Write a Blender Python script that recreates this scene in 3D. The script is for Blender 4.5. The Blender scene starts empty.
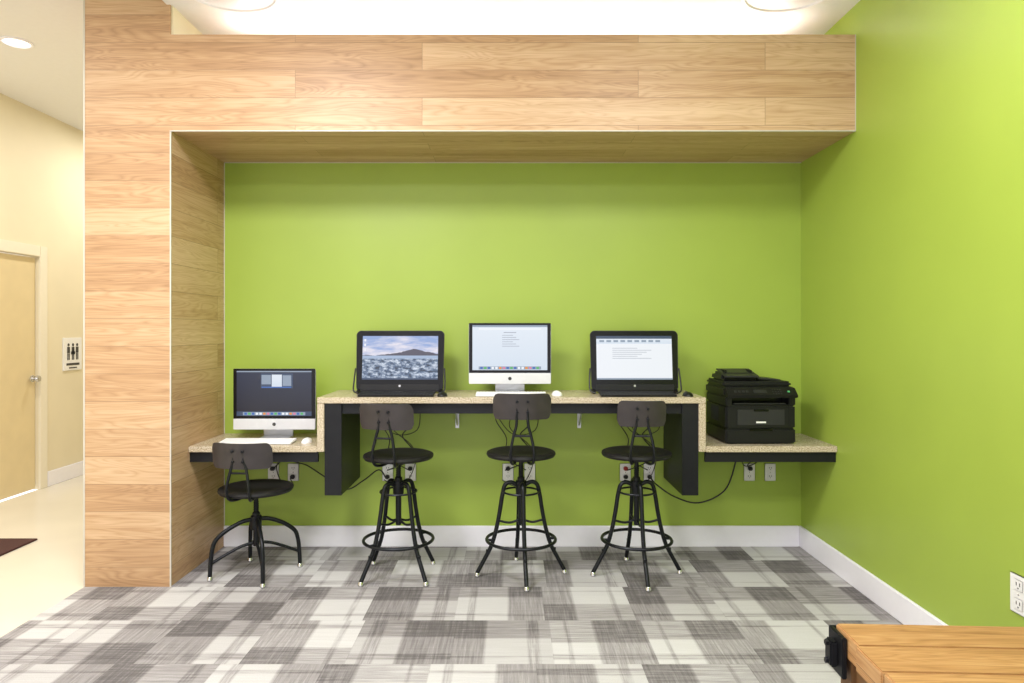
import bpy, bmesh, math, random
from mathutils import Vector, Matrix
random.seed(4)
scene = bpy.context.scene
scene.view_settings.view_transform = 'Standard'
scene.view_settings.look = 'None'
scene.view_settings.exposure = 0.0

# ---------------------------------------------------------------- materials
def srgb(r, g, b):
    def f(c):
        c /= 255.0
        return c/12.92 if c <= .04045 else ((c+.055)/1.055)**2.4
    return (f(r), f(g), f(b), 1.0)

def newmat(name):
    m = bpy.data.materials.new(name); m.use_nodes = True
    nt = m.node_tree
    return m, nt, nt.nodes['Principled BSDF']

def plain(name, col, rough=.5, metal=0.0, noise=0.04, nscale=30, bump=0.0, spec=.5):
    m, nt, b = newmat(name)
    n = nt.nodes.new('ShaderNodeTexNoise'); n.inputs['Scale'].default_value = nscale
    tc = nt.nodes.new('ShaderNodeTexCoord'); nt.links.new(tc.outputs['Object'], n.inputs['Vector'])
    r = nt.nodes.new('ShaderNodeValToRGB')
    r.color_ramp.elements[0].position = .3; r.color_ramp.elements[1].position = .7
    r.color_ramp.elements[0].color = tuple(c*(1-noise) for c in col[:3])+(1,)
    r.color_ramp.elements[1].color = tuple(min(1, c*(1+noise)) for c in col[:3])+(1,)
    nt.links.new(n.outputs['Fac'], r.inputs['Fac'])
    nt.links.new(r.outputs['Color'], b.inputs['Base Color'])
    b.inputs['Roughness'].default_value = rough
    b.inputs['Metallic'].default_value = metal
    b.inputs['Specular IOR Level'].default_value = spec
    if bump:
        bp = nt.nodes.new('ShaderNodeBump'); bp.inputs['Strength'].default_value = bump
        bp.inputs['Distance'].default_value = .002
        nt.links.new(n.outputs['Fac'], bp.inputs['Height']); nt.links.new(bp.outputs['Normal'], b.inputs['Normal'])
    return m

def emis(name, col, s=1.0):
    m, nt, b = newmat(name)
    b.inputs['Base Color'].default_value = (0.01, .01, .01, 1)
    b.inputs['Emission Color'].default_value = col
    b.inputs['Emission Strength'].default_value = s
    b.inputs['Roughness'].default_value = .25
    return m

class N:
    def __init__(s, nt): s.nt = nt
    def m(s, op, a, b=None, c=None):
        n = s.nt.nodes.new('ShaderNodeMath'); n.operation = op
        for i, v in enumerate((a, b, c)):
            if v is None: continue
            if isinstance(v, (int, float)): n.inputs[i].default_value = v
            else: s.nt.links.new(v, n.inputs[i])
        return n.outputs[0]
    def xyz(s, x, y, z=0.0):
        n = s.nt.nodes.new('ShaderNodeCombineXYZ')
        for i, v in enumerate((x, y, z)):
            if isinstance(v, (int, float)): n.inputs[i].default_value = v
            else: s.nt.links.new(v, n.inputs[i])
        return n.outputs[0]
    def noise(s, vec, scale=1, detail=2, rough=.5, dist=0):
        n = s.nt.nodes.new('ShaderNodeTexNoise'); s.nt.links.new(vec, n.inputs['Vector'])
        n.inputs['Scale'].default_value = scale; n.inputs['Detail'].default_value = detail
        n.inputs['Roughness'].default_value = rough; n.inputs['Distortion'].default_value = dist
        return n.outputs['Fac']
    def ramp(s, fac, stops, interp='LINEAR'):
        n = s.nt.nodes.new('ShaderNodeValToRGB'); s.nt.links.new(fac, n.inputs['Fac'])
        cr = n.color_ramp; cr.interpolation = interp
        while len(cr.elements) < len(stops): cr.elements.new(.5)
        for e, (p, c) in zip(cr.elements, stops): e.position = p; e.color = c
        return n.outputs['Color']
    def mix(s, fac, a, b, mode='MIX'):
        n = s.nt.nodes.new('ShaderNodeMix'); n.data_type = 'RGBA'; n.blend_type = mode
        for i, v in ((0, fac), (6, a), (7, b)):
            if isinstance(v, (int, float, tuple)): n.inputs[i].default_value = v
            else: s.nt.links.new(v, n.inputs[i])
        return n.outputs[2]

def wood_planks(name, dark, mid, light, brick=1.6, row=.157, rough=.45, kr=.3, seam=.7):
    m, nt, b = newmat(name); k = N(nt)
    tc = nt.nodes.new('ShaderNodeTexCoord')
    sp = nt.nodes.new('ShaderNodeSeparateXYZ'); nt.links.new(tc.outputs['UV'], sp.inputs[0])
    u, v = sp.outputs[0], sp.outputs[1]
    br = nt.nodes.new('ShaderNodeTexBrick'); nt.links.new(tc.outputs['UV'], br.inputs['Vector'])
    br.offset = .37; br.offset_frequency = 2; br.squash = 1
    br.inputs['Color1'].default_value = (0, 0, 0, 1); br.inputs['Color2'].default_value = (1, 1, 1, 1)
    br.inputs['Mortar'].default_value = (.5, .5, .5, 1)
    br.inputs['Scale'].default_value = 1; br.inputs['Mortar Size'].default_value = .0013
    br.inputs['Mortar Smooth'].default_value = .1
    br.inputs['Brick Width'].default_value = brick; br.inputs['Row Height'].default_value = row
    rnd = nt.nodes.new('ShaderNodeSeparateColor'); nt.links.new(br.outputs['Color'], rnd.inputs[0])
    r = rnd.outputs[0]
    off = k.m('MULTIPLY', r, 37.0)
    # cathedral growth rings
    vec = k.xyz(k.m('MULTIPLY', u, .9), k.m('ADD', k.m('MULTIPLY', v, 9), off), off)
    g1 = k.noise(vec, 1.2, 2, .5, .5)
    rings = k.m('FRACT', k.m('MULTIPLY', g1, 16))
    rings = k.m('POWER', k.m('MULTIPLY', k.m('ABSOLUTE', k.m('SUBTRACT', rings, .5)), 2.0), 1.6)
    vec2 = k.xyz(k.m('MULTIPLY', u, 5), k.m('MULTIPLY', v, 210), off)
    g2 = k.noise(vec2, 1, 3, .6)
    g3 = k.noise(k.xyz(k.m('MULTIPLY', u, .9), k.m('ADD', k.m('MULTIPLY', v, 22), off), off), 1, 2, .5, .2)
    t = k.m('ADD', k.m('MULTIPLY', r, kr), .34)
    t = k.m('SUBTRACT', t, k.m('MULTIPLY', rings, .20))
    t = k.m('ADD', t, k.m('MULTIPLY', k.m('SUBTRACT', g2, .5), .5))
    t = k.m('ADD', t, k.m('MULTIPLY', k.m('SUBTRACT', g3, .5), .6))
    t = k.m('ADD', t, k.m('MULTIPLY', g1, .2))
    col = k.ramp(t, [(.0, dark), (.45, mid), (.85, light)])
    seamc = k.mix(1.0, col, (seam, seam*.95, seam*.9, 1), 'MULTIPLY')
    col = k.mix(br.outputs['Fac'], col, seamc)
    nt.links.new(col, b.inputs['Base Color'])
    b.inputs['Roughness'].default_value = rough
    bp = nt.nodes.new('ShaderNodeBump'); bp.inputs['Strength'].default_value = .2; bp.inputs['Distance'].default_value = .002
    h = k.m('SUBTRACT', g2, k.m('MULTIPLY', br.outputs['Fac'], 2))
    nt.links.new(h, bp.inputs['Height']); nt.links.new(bp.outputs['Normal'], b.inputs['Normal'])
    return m

def carpet():
    m, nt, b = newmat('carpet_tile_mat'); k = N(nt)
    tc = nt.nodes.new('ShaderNodeTexCoord')
    sp = nt.nodes.new('ShaderNodeSeparateXYZ'); nt.links.new(tc.outputs['Object'], sp.inputs[0])
    x, y = sp.outputs[0], sp.outputs[1]
    T = .46
    ys = k.m('ADD', k.m('DIVIDE', y, T), .35)
    iy = k.m('FLOOR', ys)
    wn = nt.nodes.new('ShaderNodeTexWhiteNoise'); wn.noise_dimensions = '1D'; nt.links.new(iy, wn.inputs['W'])
    xs = k.m('ADD', k.m('DIVIDE', x, T), k.m('ADD', k.m('MULTIPLY', wn.outputs['Value'], .5), 20.3))
    ix = k.m('FLOOR', xs)
    w2 = nt.nodes.new('ShaderNodeTexWhiteNoise'); w2.noise_dimensions = '2D'; nt.links.new(k.xyz(ix, iy), w2.inputs['Vector'])
    sc = nt.nodes.new('ShaderNodeSeparateColor'); nt.links.new(w2.outputs['Color'], sc.inputs[0])
    r1, r2, r3 = sc.outputs
    u0 = k.m('FRACT', xs); v0 = k.m('FRACT', ys)
    def flip(t, r):
        g = k.m('GREATER_THAN', k.m('FRACT', k.m('MULTIPLY', r, 7.3)), .6)
        return k.m('ADD', t, k.m('MULTIPLY', g, k.m('SUBTRACT', 1.0, k.m('MULTIPLY', t, 2.0))))
    u = flip(u0, r1); v = flip(v0, r2)
    def band(t, r, s, w0=.33, w1=.24):
        w = k.m('ADD', k.m('MULTIPLY', r, w1), w0)
        return k.m('MINIMUM', 1.0, k.m('MAXIMUM', 0.0, k.m('MULTIPLY', k.m('SUBTRACT', w, t), s)))
    bx = band(u, r1, 25); by = band(v, r2, 25)
    bx2 = band(k.m('ABSOLUTE', k.m('SUBTRACT', u, .82)), r3, 40, .03, .06)
    by2 = band(k.m('ABSOLUTE', k.m('SUBTRACT', v, .85)), r1, 40, .02, .06)
    sX = k.noise(k.xyz(k.m('MULTIPLY', x, 75), k.m('MULTIPLY', y, 3), ix), 1, 3, .75)
    sY = k.noise(k.xyz(k.m('MULTIPLY', x, 3), k.m('MULTIPLY', y, 75), iy), 1, 3, .75)
    sX = k.m('MULTIPLY', k.m('SUBTRACT', sX, .32), 2.6); sY = k.m('MULTIPLY', k.m('SUBTRACT', sY, .32), 2.6)
    fx = k.m('MULTIPLY', bx, k.m('ADD', .13, k.m('MULTIPLY', sX, .22)))
    fy = k.m('MULTIPLY', by, k.m('ADD', .10, k.m('MULTIPLY', sY, .22)))
    val = k.m('SUBTRACT', .89, k.m('ADD', fx, fy))
    val = k.m('SUBTRACT', val, k.m('MULTIPLY', bx2, k.m('MULTIPLY', sX, .26)))
    val = k.m('SUBTRACT', val, k.m('MULTIPLY', by2, k.m('MULTIPLY', sY, .26)))
    val = k.m('SUBTRACT', val, k.m('MULTIPLY', r3, .14))
    val = k.m('SUBTRACT', val, k.m('MULTIPLY', sY, .06))
    fine = k.noise(k.xyz(k.m('MULTIPLY', x, 1), k.m('MULTIPLY', y, 1), 0), 220, 2, .6)
    val = k.m('ADD', val, k.m('MULTIPLY', k.m('SUBTRACT', fine, .5), .2))
    eu = k.m('LESS_THAN', k.m('MINIMUM', u0, v0), .008)
    val = k.m('SUBTRACT', val, k.m('MULTIPLY', eu, .06))
    col = k.ramp(val, [(.0, srgb(72, 68, 69)), (.35, srgb(110, 106, 106)), (.6, srgb(154, 150, 150)), (.88, srgb(204, 203, 202))])
    nt.links.new(col, b.inputs['Base Color'])
    b.inputs['Roughness'].default_value = .95; b.inputs['Specular IOR Level'].default_value = .1
    bp = nt.nodes.new('ShaderNodeBump'); bp.inputs['Strength'].default_value = .4; bp.inputs['Distance'].default_value = .003
    nt.links.new(fine, bp.inputs['Height']); nt.links.new(bp.outputs['Normal'], b.inputs['Normal'])
    return m

def granite():
    m, nt, b = newmat('granite_mat'); k = N(nt)
    tc = nt.nodes.new('ShaderNodeTexCoord')
    f = k.noise(tc.outputs['Object'], 150, 3, .7)
    col = k.ramp(f, [(.34, srgb(110, 94, 74)), (.44, srgb(180, 162, 134)), (.55, srgb(208, 194, 168)), (.68, srgb(232, 225, 210))])
    nt.links.new(col, b.inputs['Base Color']); b.inputs['Roughness'].default_value = .25
    return m

def landscape():
    m, nt, b = newmat('landscape_wallpaper_mat'); k = N(nt)
    tc = nt.nodes.new('ShaderNodeTexCoord')
    sp = nt.nodes.new('ShaderNodeSeparateXYZ'); nt.links.new(tc.outputs['UV'], sp.inputs[0])
    u, v = sp.outputs[0], sp.outputs[1]
    cl = k.noise(k.xyz(k.m('MULTIPLY', u, 3), k.m('MULTIPLY', v, 8)), 1, 4, .6)
    sky = k.ramp(k.m('ADD', cl, k.m('MULTIPLY', k.m('SUBTRACT', v, .8), .5)), [(.35, srgb(225, 222, 235)), (.6, srgb(140, 165, 215))])
    rocks = k.noise(k.xyz(k.m('MULTIPLY', u, 12), k.m('MULTIPLY', v, 13)), 1, 6, .72)
    gr = k.ramp(rocks, [(.38, srgb(30, 42, 62)), (.48, srgb(85, 110, 145)), (.62, srgb(215, 225, 240))])
    ridge = k.noise(k.xyz(k.m('MULTIPLY', u, 5), 3.0), 1, 5, .6)
    hump = k.m('SUBTRACT', 1.0, k.m('MULTIPLY', 2.6, k.m('ABSOLUTE', k.m('SUBTRACT', u, .68))))
    hh = k.m('ADD', .5, k.m('MULTIPLY', ridge, .12)); hh = k.m('ADD', hh, k.m('MULTIPLY', k.m('MAXIMUM', hump, 0.0), .14))
    mt = k.m('LESS_THAN', v, hh)
    c = k.mix(mt, sky, srgb(74, 72, 92))
    lake = k.m('LESS_THAN', v, .55)
    c = k.mix(lake, c, srgb(160, 180, 210))
    c = k.mix(k.m('LESS_THAN', v, .48), c, gr)
    b.inputs['Base Color'].default_value = (.01, .01, .01, 1)
    nt.links.new(c, b.inputs['Emission Color']); b.inputs['Emission Strength'].default_value = .95
    return m

def gradscreen(name, bot, top, s=1.0):
    m, nt, b = newmat(name); k = N(nt)
    tc = nt.nodes.new('ShaderNodeTexCoord')
    sp = nt.nodes.new('ShaderNodeSeparateXYZ'); nt.links.new(tc.outputs['UV'], sp.inputs[0])
    c = k.ramp(sp.outputs[1], [(0, bot), (1, top)])
    b.inputs['Base Color'].default_value = (.01, .01, .01, 1)
    b.inputs['Roughness'].default_value = .3
    nt.links.new(c, b.inputs['Emission Color']); b.inputs['Emission Strength'].default_value = s
    return m

M = {}
M['green'] = plain('green_paint', srgb(160, 183, 74), .42, noise=.02, nscale=3, spec=.5)
M['cream'] = plain('cream_paint', srgb(232, 222, 192), .6, noise=.02, nscale=3)
M['white'] = plain('white_paint', srgb(240, 240, 238), .5, noise=.01)
M['ceil'] = plain('ceiling_paint', srgb(240, 240, 240), .8, noise=.01)
M['trimw'] = plain('white_trim', srgb(246, 245, 252), .35, noise=.01)
M['edge'] = plain('edge_trim', srgb(205, 200, 190), .4, noise=.01)
M['oak'] = wood_planks('oak_planks', srgb(146, 108, 76), srgb(190, 152, 114), srgb(216, 184, 148), brick=1.95, row=.157, kr=.34, seam=.55)
M['carpet'] = carpet()
M['hall'] = plain('hall_floor_mat', srgb(226, 220, 204), .22, noise=.04, nscale=1.5)
M['granite'] = granite()
M['black'] = plain('black_laminate', srgb(24, 25, 29), .4, noise=.1, spec=.3)
M['blackp'] = plain('black_plastic', srgb(20, 20, 22), .42, noise=.08, spec=.35)
M['gloss'] = plain('gloss_black', srgb(8, 8, 10), .2, noise=.05, spec=.3)
M['grayp'] = plain('dark_gray_plastic', srgb(38, 38, 41), .45, noise=.08)
M['alu'] = plain('aluminium', srgb(205, 206, 210), .32, .7, noise=.02)
M['chin'] = plain('silver_chin', srgb(222, 223, 226), .35, .2, noise=.02)
M['key'] = plain('white_key', srgb(245, 245, 245), .5, noise=.01)
M['keyb'] = plain('black_key', srgb(24, 24, 26), .45, noise=.05)
M['steel'] = plain('gunmetal', srgb(32, 34, 38), .38, .6, noise=.12, nscale=60)
M['seat'] = plain('dark_seat', srgb(27, 26, 28), .48, noise=.25, nscale=18, bump=.2, spec=.35)
M['backr'] = plain('dark_backrest', srgb(54, 49, 50), .42, noise=.15, nscale=14)
M['chrome'] = plain('chrome', srgb(210, 210, 210), .2, .9, noise=.01)
M['outlet'] = plain('outlet_white', srgb(240, 240, 238), .35, noise=.01)
M['slot'] = plain('outlet_slot', srgb(60, 60, 60), .6)
M['cable'] = plain('black_cable', srgb(20, 20, 20), .5)
M['red'] = plain('red_plug', srgb(150, 30, 25), .5)
M['door'] = plain('door_wood', srgb(222, 204, 160), .4, noise=.03, nscale=6)
M['frame'] = plain('door_frame_paint', srgb(238, 231, 210), .4, noise=.01)
M['mat'] = plain('maroon_mat', srgb(72, 42, 38), .95, noise=.2, nscale=200, bump=.5)
M['lens'] = emis('lamp_lens', (1, .97, .92, 1), 3)
M['glowfill'] = emis('glow_fill', (1, .98, .92, 1), 22)  # emission for the added strip that whitens the ceiling
M['sdark'] = gradscreen('screen_dark', srgb(14, 14, 34), srgb(34, 44, 70), 1)
M['sland'] = landscape()
M['slight'] = gradscreen('screen_page', srgb(214, 226, 240), srgb(228, 236, 246), .95)
M['swhite'] = emis('screen_white', srgb(240, 244, 250), .95)
M['sgray'] = emis('screen_gray', srgb(150, 165, 185), .9)
M['sblue'] = emis('screen_blue', srgb(60, 110, 190), .9)
M['snavy'] = emis('screen_navy', srgb(60, 78, 108), .9)
M['spink'] = emis('screen_pink', srgb(225, 130, 170), .9)
M['sgreen'] = emis('screen_green', srgb(90, 190, 110), .9)
M['sorange'] = emis('screen_orange', srgb(240, 150, 60), .9)
M['stext'] = emis('screen_text', srgb(160, 168, 185), .8)
M['bench'] = wood_planks('bench_timber', srgb(128, 88, 50), srgb(176, 130, 82), srgb(208, 168, 118), brick=5, row=.35, rough=.55, seam=.4)
M['iron'] = plain('black_iron', srgb(30, 31, 36), .5, .5, noise=.2)

# ---------------------------------------------------------------- builder
class B:
    def __init__(s, name):
        s.name = name; s.bm = bmesh.new(); s.bm.loops.layers.uv.new('UVMap'); s.mats = []
    def mi(s, mat):
        if mat not in s.mats: s.mats.append(mat)
        return s.mats.index(mat)
    def merge(s, t, mat, smooth=False, M4=None):
        i = s.mi(mat)
        if M4 is not None: bmesh.ops.transform(t, matrix=M4, verts=t.verts)
        bmesh.ops.recalc_face_normals(t, faces=t.faces)
        for f in t.faces: f.material_index = i; f.smooth = smooth
        me = bpy.data.meshes.new('tmp'); t.to_mesh(me); t.free()
        s.bm.from_mesh(me); bpy.data.meshes.remove(me)
    def box(s, c, d, mat, bev=0.0, rot=None, seg=2, taper=None):
        t = bmesh.new(); t.loops.layers.uv.new('UVMap')
        bmesh.ops.create_cube(t, size=1)
        for v in t.verts:
            v.co = Vector((v.co.x*d[0], v.co.y*d[1], v.co.z*d[2]))
            if taper and v.co.z > 0: v.co.x *= taper[0]; v.co.y *= taper[1]
        if bev: bmesh.ops.bevel(t, geom=list(t.edges), offset=bev, segments=seg, affect='EDGES', clamp_overlap=True)
        Mx = Matrix.Translation(Vector(c))
        if rot: Mx = Mx @ Matrix.Rotation(rot[2], 4, 'Z') @ Matrix.Rotation(rot[1], 4, 'Y') @ Matrix.Rotation(rot[0], 4, 'X')
        s.merge(t, mat, bool(bev), Mx)
    def b2(s, lo, hi, mat, bev=0.0):
        s.box([(a+b)/2 for a, b in zip(lo, hi)], [b-a for a, b in zip(lo, hi)], mat, bev)
    def lathe(s, prof, mat, c=(0, 0, 0), seg=32, rot=None, smooth=True):
        t = bmesh.new(); rings = []
        for r, z in prof:
            if r < 1e-5: rings.append([t.verts.new((0, 0, z))])
            else: rings.append([t.verts.new((r*math.cos(2*math.pi*i/seg), r*math.sin(2*math.pi*i/seg), z)) for i in range(seg)])
        for a, b in zip(rings, rings[1:]):
            if len(a) == 1 and len(b) == 1: continue
            for i in range(seg):
                j = (i+1) % seg
                if len(a) == 1: t.faces.new((a[0], b[i], b[j]))
                elif len(b) == 1: t.faces.new((a[i], a[j], b[0]))
                else: t.faces.new((a[i], a[j], b[j], b[i]))
        Mx = Matrix.Translation(Vector(c))
        if rot: Mx = Mx @ Matrix.Rotation(rot[2], 4, 'Z') @ Matrix.Rotation(rot[1], 4, 'Y') @ Matrix.Rotation(rot[0], 4, 'X')
        s.merge(t, mat, smooth, Mx)
    def cyl(s, c, r, h, mat, seg=24, rot=None):
        e = min(.002, r*.2, h*.2)
        s.lathe([(0, -h/2), (r-e, -h/2), (r, -h/2+e), (r, h/2-e), (r-e, h/2), (0, h/2)], mat, c, seg, rot, smooth=False)
    def tube(s, pts, r, mat, seg=10, closed=False, sub=6, flat=1.0):
        P = [Vector(p) for p in pts]; n = len(P); out = []
        if sub > 1:
            rng = n if closed else n-1
            for i in range(rng):
                if closed: a, b, c, d = P[(i-1) % n], P[i], P[(i+1) % n], P[(i+2) % n]
                else: a, b, c, d = P[max(i-1, 0)], P[i], P[i+1], P[min(i+2, n-1)]
                for k in range(sub):
                    q = k/sub
                    out.append(.5*((2*b)+(c-a)*q+(2*a-5*b+4*c-d)*q*q+(3*b-a-3*c+d)*q**3))
            if not closed: out.append(P[-1])
        else: out = P
        t = bmesh.new(); rings = []; m = len(out); nrm = None
        for i, p in enumerate(out):
            if closed: tg = out[(i+1) % m]-out[(i-1) % m]
            else: tg = out[min(i+1, m-1)]-out[max(i-1, 0)]
            tg.normalize()
            if nrm is None:
                nrm = tg.orthogonal().normalized()
                if abs(tg.z) < .99 and flat != 1.0: nrm = tg.cross(Vector((0, 0, 1))).normalized()
            nrm = (nrm-tg*nrm.dot(tg)).normalized(); bn = tg.cross(nrm)
            rings.append([t.verts.new(p+nrm*math.cos(2*math.pi*k/seg)*r+bn*math.sin(2*math.pi*k/seg)*r*flat) for k in range(seg)])
        for i in range(m if closed else m-1):
            a, b = rings[i], rings[(i+1) % m]
            for k in range(seg): t.faces.new((a[k], a[(k+1) % seg], b[(k+1) % seg], b[k]))
        if not closed: t.faces.new(rings[0]); t.faces.new(rings[-1])
        s.merge(t, mat, True)
    def ring(s, c, R, r, mat, seg=40, tseg=8):
        s.tube([(c[0]+R*math.cos(2*math.pi*i/seg), c[1]+R*math.sin(2*math.pi*i/seg), c[2]) for i in range(seg)], r, mat, tseg, True, 1)
    def quad(s, pts, mat, uv=((0, 0), (1, 0), (1, 1), (0, 1))):
        i = s.mi(mat); L = s.bm.loops.layers.uv.active or s.bm.loops.layers.uv[0]
        f = s.bm.faces.new([s.bm.verts.new(p) for p in pts]); f.material_index = i
        for l, q in zip(f.loops, uv): l[L].uv = q
        return f
    def rect(s, x0, x1, z0, z1, y, mat):   # upright rectangle facing -y
        s.quad([(x0, y, z0), (x1, y, z0), (x1, y, z1), (x0, y, z1)], mat)
    def prism(s, poly, x0, x1, mat, bev=0):   # poly in (y,z), extruded on x
        t = bmesh.new()
        a = [t.verts.new((x0, y, z)) for y, z in poly]; b = [t.verts.new((x1, y, z)) for y, z in poly]
        t.faces.new(a); t.faces.new(b); n = len(a)
        for i in range(n): t.faces.new((a[i], a[(i+1) % n], b[(i+1) % n], b[i]))
        if bev:
            bmesh.ops.recalc_face_normals(t, faces=t.faces)
            bmesh.ops.bevel(t, geom=list(t.edges), offset=bev, segments=2, affect='EDGES', clamp_overlap=True)
        s.merge(t, mat, bool(bev))
    def planar_uv(s, du=0.0, dv=0.0, dy=0.0):
        L = s.bm.loops.layers.uv[0]; s.bm.normal_update()
        for f in s.bm.faces:
            n = f.normal
            for l in f.loops:
                c = l.vert.co
                if abs(n.x) > .7: l[L].uv = (c.y+du, c.z+dv)
                elif abs(n.y) > .7: l[L].uv = (c.x+du, c.z+dv)
                else: l[L].uv = (c.x+du, c.y+dy)
    def done(s, loc=(0, 0, 0), rz=0.0, auto=True):
        me = bpy.data.meshes.new(s.name); s.bm.to_mesh(me); s.bm.free()
        for m in s.mats: me.materials.append(m)
        if auto: 
            try: me.set_sharp_from_angle(angle=math.radians(40))
            except Exception: pass
        o = bpy.data.objects.new(s.name, me); scene.collection.objects.link(o)
        o.location = loc; o.rotation_euler = (0, 0, rz)
        return o

def slab(name, lo, hi, mat, uv=None):
    b = B(name); b.b2(lo, hi, mat)
    if uv: b.planar_uv(*uv)
    return b.done()

# ---------------------------------------------------------------- room
XR, XL, XC, XH = 1.960, -1.937, -2.425, -4.33
YB, YF = 4.73, 3.98
ZS, ZT, ZC, ZH = 2.592, 3.140, 3.31, 3.47
slab('floor', (XC, -3, -.1), (XR, YB, 0), M['carpet'])
slab('floor_hall', (XH, -3, -.1), (XC, 9, 0), M['hall'])
slab('wall_back', (XL, YB, 0), (XR, YB+.12, ZC), M['green'])
slab('wall_right', (XR, -3, 0), (XR+.12, YB+.12, ZC), M['green'])
# hall left wall with a door opening
DL0, DL1, DH = 5.42, 6.41, 2.13
b = B('wall_left')
b.b2((XH-.12, -3, 0), (XH, DL0, ZH), M['cream']); b.b2((XH-.12, DL1, 0), (XH, 9, ZH), M['cream'])
b.b2((XH-.12, DL0, DH), (XH, DL1, ZH), M['cream']); b.done()
slab('wall_hall_end', (XH, 9, 0), (XL, 9.12, ZH), M['cream'])
slab('wall_hall_right', (XC, YB+.12, 0), (XL, 9, ZH), M['cream'])
slab('ceiling', (XL, -3, ZC), (XR+.12, YB+.12, ZC+.1), M['ceil'])
slab('ceiling_hall', (XH-.12, -3, ZH), (XL, 9.12, ZH+.1), M['ceil'])
slab('ceiling_step', (XL-.02, -3, ZC+.0), (XL, YF, ZH), M['ceil'])
# column + header clad in oak planks
o = slab('wall_column', (XC, YF, 0), (XL, YB+.12, ZH), M['oak'], (2.455, .045))
o = slab('wall_header', (XL, YF, ZS), (XR, YB, ZT), M['oak'], (2.455, .045))
slab('wall_column_cap', (XL, YF+.012, ZT), (XL+.008, YB, ZC), M['cream'])
t = .003
E = M['edge']
slab('trim_1', (XL-.002, YF-t, 0), (XL+.005, YF+.004, ZS), E)
slab('trim_2', (XL-.002, YF-t, ZS-.003), (XR, YF+.004, ZS+.003), E)
slab('trim_3', (XC-.005, YF-t, 0), (XC+.003, YF+.004, ZH), E)
slab('trim_4', (XR-.004, YF-t, ZS), (XR, YF, ZT), E)
slab('trim_5', (XL, YB-.005, .14), (XL+.004, YB, ZS), E)
slab('trim_6', (XL, YB-.005, ZS-.004), (XR, YB, ZS), E)
def baseboard(name, lo, hi, axis):
    b = B(name); b.b2(lo, hi, M['trimw'], .004); return b.done()
baseboard('baseboard_back', (XL+.001, YB-.018, 0), (XR-.018, YB, .14), 0)
baseboard('baseboard_right', (XR-.018, -3, 0), (XR, YB, .14), 0)
baseboard('baseboard_left', (XH, DL1+.11, 0), (XH+.018, 9, .14), 0)
# door
b = B('door_1')
b.b2((XH-.06, DL0+.01, .01), (XH-.02, DL1-.01, DH-.01), M['door'], .003)
b.cyl((XH+.0, DL1-.075, 1.02), .033, .012, M['chrome'], rot=(0, math.pi/2, 0))
b.lathe([(0, 0), (.012, 0), (.012, .04), (.026, .05), (.032, .065), (.026, .082), (0, .088)], M['chrome'], (XH-.02, DL1-.075, 1.02), 20, (0, math.pi/2, 0))
b.done()
b = B('trim_7')
for y0, y1 in ((DL0-.1, DL0), (DL1, DL1+.1)): b.b2((XH, y0, 0), (XH+.022, y1, DH+.1), M['frame'], .004)
b.b2((XH, DL0, DH), (XH+.022, DL1, DH+.1), M['frame'], .004)
b.done()
# mat
b = B('door_mat'); b.b2((-4.2, 3.3, 0), (-3.29, 4.87, .012), M['mat'], .004); b.done()
# restroom sign
b = B('restroom_sign')
b.box((XH+.006, 6.9, 1.225), (.012, .29, .32), M['white'], .003)
X = XH+.0135
def pict(y, skirt=False, z=0.0, s=1.0):
    b.cyl((X, y, 1.315*1+z), .015*s, .003, M['slot'], rot=(0, math.pi/2, 0))
    b.box((X, y, 1.265+z), (.003, .04*s, .06), M['slot'])
    if skirt: b.box((X, y, 1.235+z), (.003, .062*s, .03), M['slot'])
    b.box((X, y-.011, 1.2+z), (.003, .012, .065), M['slot']); b.box((X, y+.011, 1.2+z), (.003, .012, .065), M['slot'])
pict(6.83); pict(6.90, True); pict(6.965)
b.box((X, 6.9, 1.125), (.003, .2, .022), M['slot']); b.box((X, 6.9, 1.09), (.003, .12, .012), M['slot'])
b.done()

# ceiling lights
def downlight(name, x, y, z, r):
    b = B(name)
    b.lathe([(r, 0), (r, -.008), (r*.86, -.012), (r*.8, -.004), (r*.8, 0)], M['trimw'], (0, 0, 0), 36)
    b.lathe([(0, -.004), (r*.8, -.004)], M['lens'], (0, 0, 0), 36)
    b.done((x, y, z))
downlight('recessed_light', -3.45, 4.885, ZH, .1)
downlight('recessed_light', -3.45, 2.6, ZH, .1)
downlight('recessed_light', -3.45, 7.2, ZH, .1)
def speaker(x, y, z, r):
    b = B('ceiling_speaker')
    b.lathe([(r, 0), (r, -.01), (r*.93, -.016), (r*.9, -.006), (0, -.006)], M['trimw'], (0, 0, 0), 40)
    b.ring((0, 0, -.008), r*.96, .005, M['outlet'])
    b.done((x, y, z))
speaker(-1.53, 3.80, ZC, .26); speaker(1.52, 3.80, ZC, .26)
b = B('added_glow_strip'); b.b2((XL+.3, YF+.22, ZT), (XR-.3, YF+.27, ZT+.02), M['glowfill']); b.done()  # hidden emitter added on top of the header to brighten the ceiling above

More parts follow.
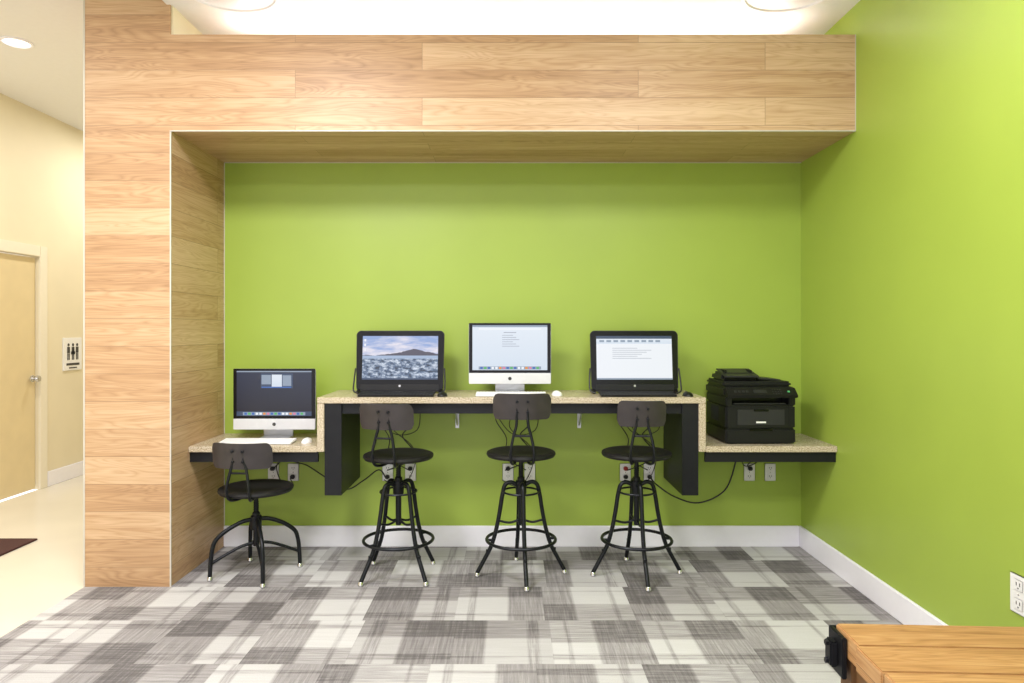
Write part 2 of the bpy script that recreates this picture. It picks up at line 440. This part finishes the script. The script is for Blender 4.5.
def area(name, loc, rot, sx, sy, power, col=(1, 1, 1)):
    l = bpy.data.lights.new(name, 'AREA'); l.shape = 'RECTANGLE'; l.size = sx; l.size_y = sy; l.energy = power; l.color = col
    o = bpy.data.objects.new(name, l); scene.collection.objects.link(o); o.location = loc; o.rotation_euler = rot
for (x, y, p) in ((-1.3, 2.3, 88), (.9, 2.3, 38), (-1.3, .4, 66), (.9, .4, 38)):
    area('room_fill_light', (x, y, ZC-.02), (0, 0, 0), .7, .7, p, (1, .975, 1))  # added out-of-view fill, stronger at left so the column's inner side stays darker
for y in (2.6, 4.885, 7.2):
    area('hall_lamp', (-3.45, y, ZH-.03), (0, 0, 0), .16, .16, 26, (1, .97, .94))
w = bpy.data.worlds.new('World'); scene.world = w; w.use_nodes = True
w.node_tree.nodes['Background'].inputs[0].default_value = (1, .98, 1.04, 1)
w.node_tree.nodes['Background'].inputs[1].default_value = 1.62

# ---------------------------------------------------------------- desk counters (bar-height run with a low desk at each end)
C = 4.2; HT, LT = 1.055, .762
G, K = M['granite'], M['black']
YE = YB-.001
b = B('desk_counter')
b.b2((-1.164, C, HT-.036), (1.170, YE, HT), G, .003)
b.b2((-1.164, C, LT-.034), (-1.122, YE, HT-.036), G, .003)
b.b2((1.128, C, LT-.034), (1.170, YE, HT-.036), G, .003)
b.b2((-1.122, C+.012, .464), (-1.02, YE, HT-.036), K, .002)
b.b2((1.03, C+.012, .464), (1.128, YE, HT-.036), K, .002)
b.b2((-1.02, C+.03, HT-.1), (1.03, C+.055, HT-.036), K)
for x in (-.362, .46):
    b.b2((x-.012, YE-.012, .80), (x+.012, YE, 1.0), M['alu'])
    b.b2((x-.012, C+.15, 1.0), (x+.012, YE, HT-.036), M['alu'])
    b.tube([(x, YE-.01, .82), (x, C+.25, 1.005)], .006, M['alu'], 8, sub=1)
b.done()
for (xa, xb) in ((XL+.001, -1.165), (1.171, XR-.001)):
    b = B('low_desk')
    b.b2((xa, C, LT-.036), (xb, YE, LT), G, .003)
    b.b2((xa, C+.02, LT-.098), (xb, C+.045, LT-.036), K)
    b.b2((xa, YE-.03, LT-.098), (xb, YE, LT-.036), K)
    b.done()

# ---------------------------------------------------------------- stools
def stool(x, y, sz, low, leg_rot, back_rot, name='industrial_stool', bh=.305, bw=.33, R=.198):
    b = B(name); S = M['steel']
    b.lathe([(0, sz-.012), (R*.5, sz-.010), (R*.8, sz-.003), (R*.93, sz), (R, sz-.006), (R+.003, sz-.018), (R-.004, sz-.03), (R*.8, sz-.036), (0, sz-.036)], M['seat'], seg=48)
    b.cyl((0, 0, sz-.045), .085, .018, S)
    hub = .345 if low else .56
    b.cyl((0, 0, (sz-.04+hub-.12)/2), .013, sz-.04-hub+.12, S)
    for q in range(7): b.ring((0, 0, hub+.02+q*.011), .0135, .003, S, 16, 6)
    b.cyl((0, 0, hub-.035), .032, .08, S)
    b.cyl((0, 0, hub+.01), .022, .03, S)
    if low:
        prof = [(.02, .33), (.08, .322), (.16, .285), (.222, .235), (.243, .18), (.252, .1), (.256, .022)]
    else:
        prof = [(.02, .535), (.06, .555), (.095, .54), (.112, .48), (.128, .38), (.148, .28), (.178, .18), (.225, .09), (.262, .022)]
    for i in range(4):
        a = leg_rot+i*math.pi/2; c, s_ = math.cos(a), math.sin(a)
        b.tube([(r*c, r*s_, z) for r, z in prof], .0125, S)
        r, z = prof[-1]
        b.lathe([(0, 0), (.012, 0), (.017, .006), (.015, .022), (.009, .03), (0, .03)], M['chrome'], (r*c, r*s_, 0), 16)
        if low:
            b.tube([(.02*c, .02*s_, .19), (.09*c, .09*s_, .175), (.17*c, .17*s_, .14), (.25*c, .25*s_, .10)], .009, S)
        else:
            b.tube([(.015*c, .015*s_, .33), (.07*c, .07*s_, .315), (.137*c, .137*s_, .33)], .007, S)
            b.cyl((.198*c, .198*s_, .145), .012, .03, S, 12)
    if low:
        b.cyl((0, 0, .25), .018, .16, S)
    else:
        b.ring((0, 0, .215), .205, .0095, S)
        for i in range(4):
            a = leg_rot+i*math.pi/2; c, s_ = math.cos(a), math.sin(a)
            b.tube([(.163*c, .163*s_, .215), (.205*c, .205*s_, .215)], .008, S, sub=1)
        b.cyl((0, 0, .42), .017, .24, S)
        b.ring((0, 0, .5), .107, .006, S)
    ca, sa = math.cos(back_rot), math.sin(back_rot)
    def R2(px, py, pz): return (px*ca-py*sa, px*sa+py*ca, pz)
    bz = sz+bh; H = .074; n = 28; Rb = .30
    t = bmesh.new(); L = []
    amax = bw/2/Rb
    for k in range(n+1):
        a = -amax+2*amax*k/n
        e = abs(2*k/n-1)
        q = max(0, (e-.80)/.20); hh = H*(1-.45*(1-math.sqrt(max(0, 1-q*q))))
        col = []
        for rr, zz in ((Rb, hh), (Rb, -hh), (Rb-.013, -hh), (Rb-.013, hh)):
            px, py = rr*math.sin(a), -rr*math.cos(a)+Rb-.235
            tilt = -(zz)*.12
            col.append(t.verts.new(R2(px, py+tilt, bz+zz)))
        L.append(col)
    for A, Bc in zip(L, L[1:]):
        for q in range(4): t.faces.new((A[q], A[(q+1) % 4], Bc[(q+1) % 4], Bc[q]))
    t.faces.new(L[0]); t.faces.new(L[-1])
    b.merge(t, M['backr'], True)
    for sx in (-1, 1):
        b.tube([R2(sx*.03, -.06, sz-.042), R2(sx*.045, -.15, sz-.048), R2(sx*.062, -.215, sz-.03), R2(sx*.066, -.235, sz+.03),
                R2(sx*.05, -.225, sz+.12), R2(sx*.034, -.222, sz+.18), R2(sx*.03, -.224, bz-.02), R2(sx*.03, -.228, bz+.05)], .0085, S, 8)
        b.cyl(R2(sx*.03, -.243, bz+.03), .008, .012, M['steel'], 12, (math.pi/2, 0, back_rot))
        b.cyl(R2(sx*.03, -.236, bz-.03), .008, .012, M['steel'], 12, (math.pi/2, 0, back_rot))
    b.tube([R2(-.05, -.225, sz+.12), R2(.05, -.225, sz+.12)], .006, S, 8, sub=1)
    return b.done((x, y, 0))
stool(-1.525, 4.19, .528, True, math.radians(-62), math.radians(-5), bh=.215, bw=.385, R=.212)
stool(-.67, 4.17, .728, False, math.radians(45), math.radians(-12), bh=.240, bw=.345, R=.205)
stool(.06, 4.17, .742, False, math.radians(-84), math.radians(1), bh=.285, bw=.35, R=.203)
stool(.748, 4.17, .742, False, math.radians(-86), math.radians(-2), bh=.245, bw=.285, R=.205)

# ---------------------------------------------------------------- computers
def imac(x, y, z, kind):
    b = B('desktop_computer'); A = M['alu']
    b.box((0, 0, .255), (.528, .022, .39), A, .008)
    b.box((0, .02, .27), (.44, .03, .30), A, .012)
    b.box((0, -.0115, .29), (.524, .004, .32), M['gloss'], .0015)
    b.box((0, -.0115, .094), (.524, .004, .068), M['chin'], .0015)
    b.cyl((0, -.0145, .094), .011, .002, M['slot'], 20, (math.pi/2, 0, 0))
    b.prism([(.03, .24), (.042, .24), (.085, .012), (.085, 0), (-.09, 0), (-.09, .006), (.07, .010)], -.095, .095, A, .0015)
    x0, x1, z0, z1 = -.24, .24, .148, .436; Y = -.0142
    if kind == 'dark':
        b.rect(x0, x1, z0, z1, Y, M['sdark'])
        b.rect(x0, x1, z1-.008, z1, Y-.0004, M['sgray'])
        b.rect(-.085, .12, .325, .42, Y-.0004, M['snavy']); b.rect(-.08, -.02, .35, .41, Y-.0008, M['sgray'])
        b.rect(-.015, .05, .335, .412, Y-.0008, M['slight']); b.rect(.055, .11, .34, .408, Y-.0008, M['sgray'])
        b.rect(-.08, .11, .328, .335, Y-.0008, M['sblue'])
        b.rect(-.24, .24, .148, .176, Y-.0003, M['snavy'])
    else:
        b.rect(x0, x1, z0, z1, Y, M['slight'])
        b.rect(x0, x1, z1-.012, z1, Y-.0004, M['sgray'])
        b.rect(-.2, .2, .405, .418, Y-.0004, M['swhite'])
        for q in range(6): b.rect(-.05, .02+.02*(q % 3), .37-q*.014, .373-q*.014, Y-.0004, M['stext'])
        b.rect(-.04, .04, .387, .391, Y-.0006, M['stext'])
    b.rect(-.2, .2, .152, .172, Y-.0006, M['sgray'])
    cols = ['sblue', 'sorange', 'swhite', 'sgreen', 'spink', 'swhite', 'sblue']
    for q in range(16): b.rect(-.19+q*.024, -.174+q*.024, .155, .169, Y-.001, M[cols[(q*3) % 7]])
    return b.done((x, y, z))
imac(-1.518, 4.5, LT, 'dark')
imac(-.007, 4.5, HT, 'light')

def aio(x, y, z, kind):
    b = B('desktop_computer')
    T = math.radians(-7)
    t = bmesh.new()
    W0, W1, H = .275, .281, .388
    pts = []
    rr = .03
    for cx, cz, a0 in ((W0-rr, rr, -90), (W1-rr, H-rr, 0), (-W1+rr, H-rr, 90), (-W0+rr, rr, 180)):
        for q in range(7):
            a = math.radians(a0+q*15); pts.append((cx+rr*math.cos(a), cz+rr*math.sin(a)))
    f = [t.verts.new((px, 0, pz)) for px, pz in pts]; g = [t.verts.new((px*.97, .045, pz*.98)) for px, pz in pts]
    t.faces.new(f); t.faces.new(g); n = len(f)
    for i in range(n): t.faces.new((f[i], f[(i+1) % n], g[(i+1) % n], g[i]))
    Mx = Matrix.Translation((0, 0, .014)) @ Matrix.Rotation(T, 4, 'X')
    b.merge(t, M['gloss'], False, Mx)
    def P(px, pz, dy): return Mx @ Vector((px, dy, pz))
    def R(x0, x1, z0, z1, m, dy=-.001): b.quad([P(x0, z0, dy), P(x1, z0, dy), P(x1, z1, dy), P(x0, z1, dy)], m)
    x0, x1, z0, z1 = -.242, .242, .075, .355
    # thin silver lip round the edge of the frame
    b.tube([P(px, pz, .0) for px, pz in pts], .0025, M['grayp'], 6, True, 1)
    if kind == 'land':
        R(x0, x1, z0, z1, M['sland']); R(x0, x1, z0, z0+.01, M['snavy'], -.0015)
        for q in range(3): R(x0+.01, x0+.022, .32-q*.03, .335-q*.03, M['swhite'], -.002)
    else:
        R(x0, x1, z0, z1, M['swhite']); R(x0, x1, z1-.018, z1, M['snavy'], -.0015); R(x0, x1, z1-.05, z1-.018, M['slight'], -.0015)
        for q in range(9): R(x0+.02+q*.045, x0+.05+q*.045, z1-.04, z1-.026, M['sgray'], -.002)
        R(-.17, .2, .085, .295, M['swhite'], -.0015)
        for q in range(6): R(-.14, .02+.03*(q*7 % 4), .275-q*.013, .2775-q*.013, M['stext'], -.002)
        R(x0, x1, z0, z0+.01, M['sgray'], -.0018)
    R(-.25, .25, .010, .045, M['blackp'], -.0008)
    b.cyl(P(0, .035, -.002), .008, .003, M['chrome'], 20, (math.pi/2, 0, 0))
    for sx in (-1, 1):
        b.prism([(-.035, 0), (.12, 0), (.12, .010), (.05, .03), (-.0, .03), (-.035, .010)], sx*.262-.01, sx*.262+.01, M['blackp'], .004)
        b.tube([(sx*.255, -.045, .008), (sx*.286, -.03, .02), (sx*.29, -.005, .07), (sx*.284, .02, .16)], .005, M['grayp'], 8)
    b.tube([(-.06, .06, .2), (-.06, .14, .01), (.06, .14, .01), (.06, .06, .2)], .008, M['blackp'], 8, sub=1)
    return b.done((x, y, z))
aio(-.71, 4.46, HT, 'land')
aio(.79, 4.46, HT, 'doc')

def keyboard(x, y, z, w, d, body, key, rz=0.0):
    b = B('computer_keyboard')
    b.box((0, 0, .010), (w, d, .009), body, .003, rot=(math.radians(4), 0, 0))
    rows, cols = 5, int(w/.0195)
    for r in range(rows):
        yy = -d/2+d*(r+.5)/rows; zz = .0165+yy*math.tan(math.radians(4))
        c = 0
        while c < cols:
            span = 5 if (r == 0 and c == 4) else 1
            px = -w/2+w*(c+span/2)/cols
            b.box((px, yy, zz), (w/cols*span-.003, d/rows-.003, .005), key, .0)
            c += span
    for sx in (-1, 1): b.box((sx*w*.42, d*.4, .004), (.03, .012, .008), body)
    return b.done((x, y, z), rz)
keyboard(-1.56, 4.32, LT, .44, .12, M['key'], M['key'])
keyboard(-.0, 4.30, HT, .43, .115, M['key'], M['key'])
keyboard(-.70, 4.30, HT, .46, .14, M['blackp'], M['keyb'])
keyboard(.775, 4.30, HT, .46, .14, M['blackp'], M['keyb'])
def mouse(x, y, z, m, rz=0.0):
    b = B('computer_mouse')
    t = bmesh.new(); bmesh.ops.create_uvsphere(t, u_segments=24, v_segments=14, radius=1)
    for v in t.verts:
        v.co.x *= .031*(1-.12*v.co.y); v.co.y *= .055; v.co.z = max(0, v.co.z)*.028
    b.merge(t, m, True)
    b.box((0, .03, .024), (.006, .02, .006), M['slot'], .002)
    return b.done((x, y, z), rz)
mouse(-1.27, 4.36, LT, M['key'])
mouse(.285, 4.36, HT, M['key'], .2)
mouse(-.42, 4.29, HT, M['blackp'])
mouse(1.085, 4.30, HT, M['blackp'])

# ---------------------------------------------------------------- printer
b = B('multifunction_printer'); P1, P2 = M['blackp'], M['grayp']
W, D = .43, .40
b.box((0, 0, .05), (W, D, .09), P1, .008)
b.box((0, -.197, .055), (W*.94, .012, .065), P1, .004)
b.box((0, -.204, .088), (.14, .01, .012), M['gloss'], .003)
b.box((0, .0, .165), (W, D, .15), P1, .012)
b.box((0, -.199, .165), (W*.70, .012, .105), P2, .006)
b.box((0, -.207, .208), (.09, .006, .012), M['gloss'], .002)
for sx in (-1, 1): b.box((sx*W*.445, -.198, .165), (.035, .01, .12), P1, .004)
b.box((0, .05, .26), (W*.96, D*.72, .06), M['gloss'], .004)
b.box((-W/2+.02, 0, .262), (.04, D, .055), P1, .006); b.box((W/2-.02, 0, .262), (.04, D, .055), P1, .006)
b.box((0, -.10, .238), (W*.75, .17, .008), P2, .002, rot=(math.radians(-6), 0, 0))
b.box((0, .01, .318), (W+.01, D-.01, .06), P1, .012)
b.prism([(-.19, .292), (-.235, .285), (-.242, .300), (-.19, .345), (-.14, .345)], -W/2, W/2, P1, .004)
def CP(px, u, dx, dy, mat, h=.004):
    y0, z0, y1, z1 = -.242, .300, -.19, .345
    b.box((px, y0+(y1-y0)*u, z0+(z1-z0)*u+.001), (dx, dy, h), mat, .001, rot=(math.atan2(z1-z0, y1-y0), 0, 0))
CP(-.01, .5, .08, .028, P2)
for q in range(4):
    for r in range(3): CP(.07+q*.016, .25+r*.25, .009, .009, P2)
for q in range(4): CP(-.16+q*.024, .5, .014, .02, P2)
CP(.165, .5, .014, .012, M['sgreen'])
b.box((-.0, .03, .362), (W, D-.06, .035), P1, .012)
b.box((-.075, .06, .40), (.24, D-.16, .055), P1, .016, taper=(.92, .9))
b.prism([(-.09, .40), (.09, .44), (.09, .448), (-.09, .412)], -.185, .03, P2, .002)
b.box((.10, .03, .388), (.15, .22, .012), P2, .004, rot=(0, math.radians(5), 0))
for sx in (-1, 1): b.box((-.078+sx*.08, .03, .435), (.01, .12, .02), P1, .002)
b.box((.0, -.2055, .135), (.06, .002, .010), M['outlet'])
for sx in (-1, 1):
    for sy in (-1, 1): b.cyl((sx*.17, sy*.16, .004), .014, .008, P2)
for q in range(8): b.box((-W/2-.0005, -.05+q*.02, .17), (.003, .006, .09), P2)
b.done((1.522, 4.475, LT), math.radians(1))

# ---------------------------------------------------------------- outlets + plugs
def outlet(loc, rz=0.0, plugs=(1, 1), sc=1.0):
    b = B('wall_outlet')
    b.box((0, -.003, 0), (.075, .006, .118), M['outlet'], .003)
    for k, sz in enumerate((.028, -.028)):
        b.box((0, -.0065, sz), (.036, .003, .034), M['outlet'], .003)
        for sx in (-.007, .007): b.box((sx, -.0083, sz+.003), (.003, .001, .01), M['slot'])
        b.cyl((0, -.0083, sz-.009), .0025, .001, M['slot'], 10, (math.pi/2, 0, 0))
        if plugs and plugs[k]:
            b.box((0, -.022, sz), (.028, .026, .026), M['red'] if plugs[k] == 2 else M['blackp'], .005)
    b.cyl((0, -.0065, 0), .003, .002, M['chrome'], 10, (math.pi/2, 0, 0))
    o = b.done(loc, rz); o.scale = (sc, 1, sc); return o
OZ = .50
for x, pl in ((-1.604, (1, 0)), (-1.47, (0, 1)), (-.832, (0, 1)), (-.678, (1, 0)), (-.02, (1, 0)), (.127, (0, 0)), (.772, (2, 1)), (.933, (0, 1)), (1.61, (1, 0)), (1.75, (0, 0))):
    outlet((x, YB, OZ), 0, pl)
outlet((XR, 2.695, .44), math.radians(-90), None, 1.3)

b = B('power_cables'); c = M['cable']; Y = 4.66
def cab(pts, r=.0035, y=Y): b.tube([(p[0], p[2] if len(p) > 2 else y, p[1]) for p in pts], r, c, 6)
cab([(1.50, .66), (1.49, .56), (1.42, .39), (1.25, .31), (1.09, .35), (.97, .43), (.933, .472)], .005)
cab([(1.60, .66), (1.61, .60), (1.575, .56), (1.597, .528)])
cab([(1.52, .66), (1.55, .56), (1.62, .57), (1.66, .62), (1.64, .68)])
cab([(-1.56, .67), (-1.53, .60), (-1.57, .55), (-1.604, .528)], .004)
cab([(-1.50, .67), (-1.45, .59), (-1.36, .56), (-1.25, .49), (-1.10, .40), (-.98, .46), (-.88, .53), (-.832, .472)], .0045)
cab([(-1.47, .472), (-1.45, .42), (-1.52, .44), (-1.56, .55), (-1.5, .66)])
for x0 in (-.76, .02, .83):
    cab([(x0-.11, .96), (x0-.12, .86), (x0-.05, .74), (x0-.06, .62), (x0+.02, .56), (x0+.08, .528)])
    cab([(x0+.06, .96), (x0+.10, .84), (x0+.04, .76), (x0+.11, .66), (x0+.06, .58), (x0-.06, .53)], .004, 4.64)
    cab([(x0+.02, .96), (x0-.03, .82), (x0+.10, .70), (x0+.13, .60), (x0+.08, .47), (x0+.0, .43), (x0-.08, .47)], .003, 4.63)
    cab([(x0-.15, .96), (x0-.02, .78), (x0+.14, .80), (x0+.16, .96)], .003, 4.62)
b.done()

# ---------------------------------------------------------------- bench
b = B('timber_bench')
bt = .455; L0, D0 = .82, .70     # local: origin = back-left top corner footprint
n = 4
for q in range(n):
    y0 = -D0+D0*q/n
    b.b2((random.uniform(-.006, .006), y0+.002, bt-.085), (L0, y0+D0/n-.002, bt-random.uniform(0, .003)), M['bench'], .005)
b.planar_uv(.4, .3, .7)
for yy in (-D0+.06, -.06):
    for xx in (.06, L0-.06):
        b.b2((xx-.045, yy-.045, 0), (xx+.045, yy+.045, bt-.085), M['bench'], .004)
b.b2((.03, -D0+.1, bt-.17), (.07, -.1, bt-.085), M['bench'], .003)
I = M['iron']
for yy, s in ((0, 1), (-D0, -1)):
    def yb(a, c2): 
        p, q = yy-s*a, yy-s*c2
        return min(p, q), max(p, q)
    y0, y1 = yb(.10, -.01); b.b2((-.014, y0, bt-.15), (.002, y1, bt-.014), I, .003)
    y0, y1 = yb(.0, -.012); b.b2((-.014, y0, bt-.15), (.10, y1, bt-.014), I, .003)
    y0, y1 = yb(.07, .02); b.b2((-.04, y0, bt-.125), (-.012, y1, bt-.04), I, .006)
    for q in (-.05, -.11):
        b.cyl((-.043, yy-s*.045, bt+q), .011, .012, I, 6, (0, math.pi/2, 0))
b.done((1.112, 2.41, 0), math.radians(-2.5))

# ---------------------------------------------------------------- camera
cam = bpy.data.cameras.new('Camera'); cam.sensor_width = 36; cam.lens = 700/1024*36; cam.shift_y = -.0112; cam.shift_x = .001
co = bpy.data.objects.new('Camera', cam); scene.collection.objects.link(co)
co.location = (0, 0, 1.46); co.rotation_euler = (math.pi/2, 0, 0); cam.clip_start = .02
scene.camera = co
